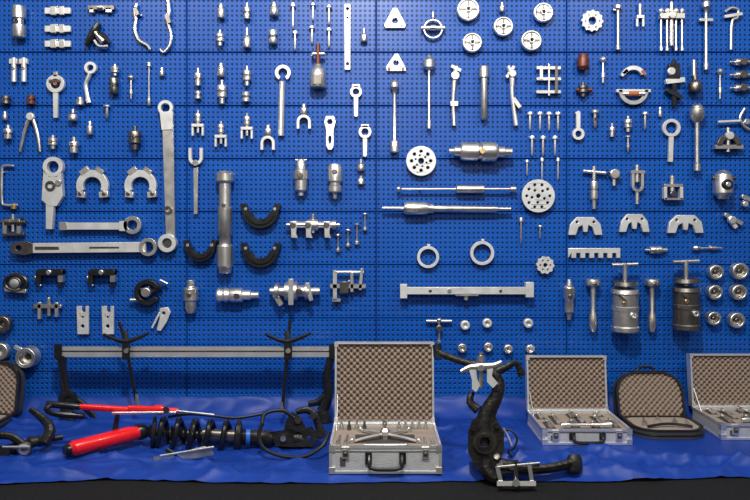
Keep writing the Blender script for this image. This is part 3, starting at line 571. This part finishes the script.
# ---- red hydraulic pump
b=B('red_hydraulic_hand_pump',y=-.68)
b.lathe((68,450,0),(144,430.5,-38),[(0,4),(.01,5.5),(.05,6.8),(.07,8),(.82,8),(.84,7.2),(.95,7),(.97,5.5),(1,5.5)],'red',24)
b.lathe((64,451,2),(72,449,-2),[(0,4.2),(.3,5.9),(1,5.9)],'black',20)
b.lathe((137,432.5,-35),(145,430.5,-39),[(0,8),(.5,8.4),(1,7.4)],'black',20)
b.lathe((46,404,-20),(80,407,-22),[(0,2.6),(.04,3.6),(.95,3.4),(1,2.6)],'black',14)
b.lathe((76,406.5,-22),(150,411,-24),[(0,2.8),(.3,3.2),(.95,3.2),(1,2)],'red',16)
b.lathe((128,408,-22),(178,411,-22),[(0,2.8),(.5,3.4),(.55,5),(.7,5),(.72,3),(1,3)],'red',16)
b.cyl((112,413,-18),(176,412.5,-18),1.5,'bright'); b.cyl((176,411,-20),(214,415,-20),1.3,'steel'); b.disc(166,410,3.4,-20,-15,'dark')
b.tube([(118,412,-24),(116,424,-28),(114,436,-26)],[2.2,2.6,3],'black',sm=3)
b.tube([(52,404,-20),(46,409,-16),(56,414,-20),(84,416,-30)],[2.6,3,3,3.4],'black',sm=3)
b.done()
b=B('drive_shaft_assembly',y=-.66)
b.lathe((-30,460,0),(32,444,-10),[(0,7),(.4,7),(.42,4),(.5,4),(.52,6),(.75,6),(.77,4),(1,4)],'cast',20)
b.lathe((26,443,-10),(62,437,-24),[(0,3),(.1,6),(.3,5),(.35,6.2),(.45,5),(.55,5.4),(.7,3),(1,3)],'rubber',20)
b.tube([(30,409,-20),(44,420,-16),(50,430,-10),(44,444,-4)],[3,4.5,6,5],'cast',sm=4)
b.disc(24,449,8,-6,4,'dark'); b.ring(24,449,6,3,4,6,'steel'); b.disc(3,452,7,-4,8,'cast'); b.tube([(-10,436,0),(10,436,0),(24,446,0)],[4,4,5],'cast',sm=3)
b.cyl((2,447,8),(30,447,7),1.4,'bright'); b.done()
# ---- strut with coil spring
b=B('suspension_strut',y=-.53)
K=lambda t:(156+(238-156)*t, 432+(437-432)*t)
turns=5.2; N=150; pts=[]
for i in range(N+1):
    t=i/N; cx,cy=K(t); a=2*pi*turns*t; pts.append((cx,cy+14*math.cos(a),14*math.sin(a)))
b.tube(pts,2.9,'black',n=8)
b.lathe((151,431.5),(156,432),[(0,6),(.2,15),(.8,16),(1,10)],'rubber',24); b.lathe((147,431),(153,431.6),[(0,3),(.4,6),(1,8)],'cast',18)
b.lathe((154,432),(240,437),[(0,4),(.55,4),(.56,7),(.62,7.5),(.7,7),(1,7)],'dark',20)
for i in range(8):
    x0,y0=K(.12+i*.055); x1,y1=K(.12+i*.055+.04); b.lathe((x0,y0),(x1,y1),[(0,5),(.5,7.5),(1,5)],'rubber',16)
b.lathe((234,436.5),(242,437.3),[(0,9),(.2,17),(.7,17.5),(1,9)],'cast',26)
b.lathe((238,437),(306,440),[(0,7),(.08,8),(.5,8),(.52,6.5),(.8,6.5),(.82,8),(1,7)],'cast',22)
b.lathe((246,437.5),(250,437.7),[(0,8.6),(1,8.6)],'blueplastic',22)
b.plate([(270,432),(284,430),(286,420),(292,412),(300,416),(306,428),(312,426),(318,436),(312,447),(292,447),(276,446)],[ci(298,436,4,14),ci(309,438,2.2,10)],-5,7,'cast')
b.tube([(296,412,0),(306,410,0),(314,414,0),(318,424,0),(322,434,0)],[3,3.6,4,3.6,5],'cast',sm=4)
b.disc(298,420,4,6,10,'dark'); b.disc(283,439,3,7,10,'steel'); b.disc(313,416,3.5,2,8,'dark'); b.disc(320,434,5.5,-4,5,'cast')
b.tube([(168,417,10),(190,414,12),(214,416,12),(236,418,8),(262,414,0)],1.5,'rubber',sm=4)
b.done()
b=B('hydraulic_hose',y=-.66)
b.tube([(262,424,0),(259,434,0),(262,446,2),(272,453,5),(288,457,6),(306,456,6),(320,448,4),(326,440,0),(329,432,-2)],2.0,'rubber',sm=6)
b.tube([(262,424,0),(264,415,-3),(272,411,-5),(284,411,-8),(294,418,-10)],2.0,'rubber',sm=6); b.done()
b=B('spring_fork_plate',y=-.70); b.plate([(153,457),(176,453),(205,446),(212,449),(214,455),(190,459),(154,461)],(),-1,2,'steel'); b.cyl((160,456,2),(214,447,4),1.2,'bright'); b.tube([(166,449,0),(172,453,0),(180,458,0)],[2.5,2.5,2],'black',sm=3); b.done()
# ---- steering knuckle/control arm
b=B('suspension_control_arm',y=-.86)
b.tube([(437,352,-14),(449,357,-12),(464,362,-10),(480,366,-8),(493,373,-4),(499,384,-2),(496,397,0),(489,410,0),(485,424,0),(484,446,0)],[4,3.6,3.6,4.4,5,6,7,8.5,10,11],'cast',sm=5,n=16)
b.tube([(437,345,-16),(438,357,-14)],[4.5,4.5],'black'); b.tube([(492,374,-4),(505,368,-4),(516,363,-6),(522,376,-8)],[4.5,4,3,4],'cast',sm=4)
b.plate([(468,432),(472,420),(482,414),(496,418),(504,432),(504,450),(498,464),(488,474),(476,468),(468,452)],[ci(485,442,5,16)],-8,8,'cast')
b.ring(485,442,12,6,8,12,'dark'); b.ring(485,442,8,5,12,15,'cast'); b.disc(474,428,3.4,6,12,'cast'); b.disc(497,456,3.4,6,12,'dark'); b.disc(497,426,3,6,12,'cast')
b.tube([(478,410,2),(470,402,0),(472,392,-2)],[5,4,3],'cast',sm=3)
b.tube([(486,462,2),(488,472,6),(496,479,8),(502,474,8)],[9,7,6,5],'cast',sm=4)
b.tube([(490,464,0),(508,466,2),(530,469,2),(552,468,0),(574,463,-6)],[8,6.5,5,5,5.5],'cast',sm=4)
b.plate([(500,460),(520,463),(540,465),(536,472),(514,472),(500,474)],(),-8,6,'cast')
b.lathe((574,456,-12),(575,473,-6),[(0,6.5),(.2,8),(.8,8),(1,6)],'rubber',18); b.disc(575,464,3,-6,1,'dark')
for x,y in ((497,388),(488,408),(512,467)): b.disc(x,y,3.4,3,9,'dark')
b.done()
b=B('ball_joint_puller',y=-.91); b.tube([(461,372,0),(470,368,0),(482,367,0),(494,366,0),(502,362,0)],[2.4,3.6,4.4,3.6,2.2],'bright',sm=4)
b.plate([(469,369),(476,369),(477,378),(480,386),(476,392),(472,389),(472,380)],(),-3,3,'white'); b.plate([(487,369),(493,368),(492,376),(498,383),(493,388),(487,382)],(),-3,3,'white')
b.cyl((481,352,0),(481,388,0),2.2,'steel'); b.lathe((481,356,0),(481,362,0),[(0,4),(1,4)],'steel',6); b.disc(481,368,3.4,3,7,'steel'); b.done()
b=B('two_arm_puller',y=-.94); b.box(497,481,536,486,-3,3,'white'); b.bar(501,482,497,466,4,-2,2,'bright'); b.bar(532,482,529,462,4,-2,2,'bright'); b.cyl((516,460),(516,489),2.4,'dark'); b.disc(516,483,4,2,6,'bright'); b.cyl((497,467,1),(540,463,1),1.3,'bright'); b.bar(497,466,503,464,4,-2,2,'bright'); b.done()
b=B('sensor_cable',y=-.72); b.tube([(504,432,0),(510,430,2),(517,438,4),(514,448,3),(508,452,0),(514,458,-2)],1.1,'rubber',sm=6); b.tube([(503,428,2),(508,436,2),(512,446,2)],.9,'white',sm=6); b.done()
# ------------------------------------------------------------ lights, world, camera
w=bpy.data.worlds.new('World'); scn.world=w; w.use_nodes=True
N=w.node_tree.nodes; L=w.node_tree.links
bg=N['Background']; tc=N.new('ShaderNodeTexCoord'); sp=N.new('ShaderNodeSeparateXYZ'); L.new(tc.outputs['Generated'],sp.inputs[0])
cr=N.new('ShaderNodeValToRGB'); mr=N.new('ShaderNodeMapRange'); mr.inputs['From Min'].default_value=-1
L.new(sp.outputs['Z'],mr.inputs['Value']); L.new(mr.outputs['Result'],cr.inputs[0])
e=cr.color_ramp.elements; e[0].position=.0; e[0].color=(.05,.05,.06,1); e[1].position=1; e[1].color=(.5,.53,.6,1)
for p,c in ((.42,(.10,.10,.12,1)),(.5,(.38,.38,.40,1)),(.58,(.55,.55,.57,1)),(.66,(.30,.31,.34,1)),(.78,(.85,.85,.85,1))):  # invented background bands, giving the metal reflections contrast
    q=e.new(p); q.color=c
L.new(cr.outputs[0],bg.inputs[0]); bg.inputs[1].default_value=.5
def area(loc,tgt,e,sx,sy,col=(1,1,1)):
    l=bpy.data.lights.new('area_lamp','AREA'); l.energy=e; l.shape='RECTANGLE'; l.size=sx; l.size_y=sy; l.color=col
    o=bpy.data.objects.new('area_lamp',l); o.location=loc; o.rotation_euler=(Vector(tgt)-Vector(loc)).to_track_quat('-Z','Y').to_euler(); scn.collection.objects.link(o)
area((-.1,-3.0,3.4),(.1,0,1.2),150,.28,.22,(1,.98,.94))
area((-1.9,-2.6,3.2),(-1.3,0,1.2),34,.5,.3,(1,.97,.92))  # left side lamp, added to even the light across the wall
area((1.9,-2.6,3.2),(1.4,0,1.2),34,.5,.3,(1,.98,.95))  # matching lamp added on the right to spread the light
area((.3,-4.2,2.2),(.2,-.2,.4),26,1.6,.8,(1,1,1))  # broad lamp behind the camera, aimed low at the wall foot
cam=bpy.data.cameras.new('camera'); co=bpy.data.objects.new('camera',cam); scn.collection.objects.link(co)
co.location=(0,-D,CH); co.rotation_euler=(pi/2,0,0); cam.sensor_width=36; cam.lens=F/750*36; cam.shift_y=-(250-HZ)/750
scn.camera=co
scn.view_settings.view_transform='Standard'
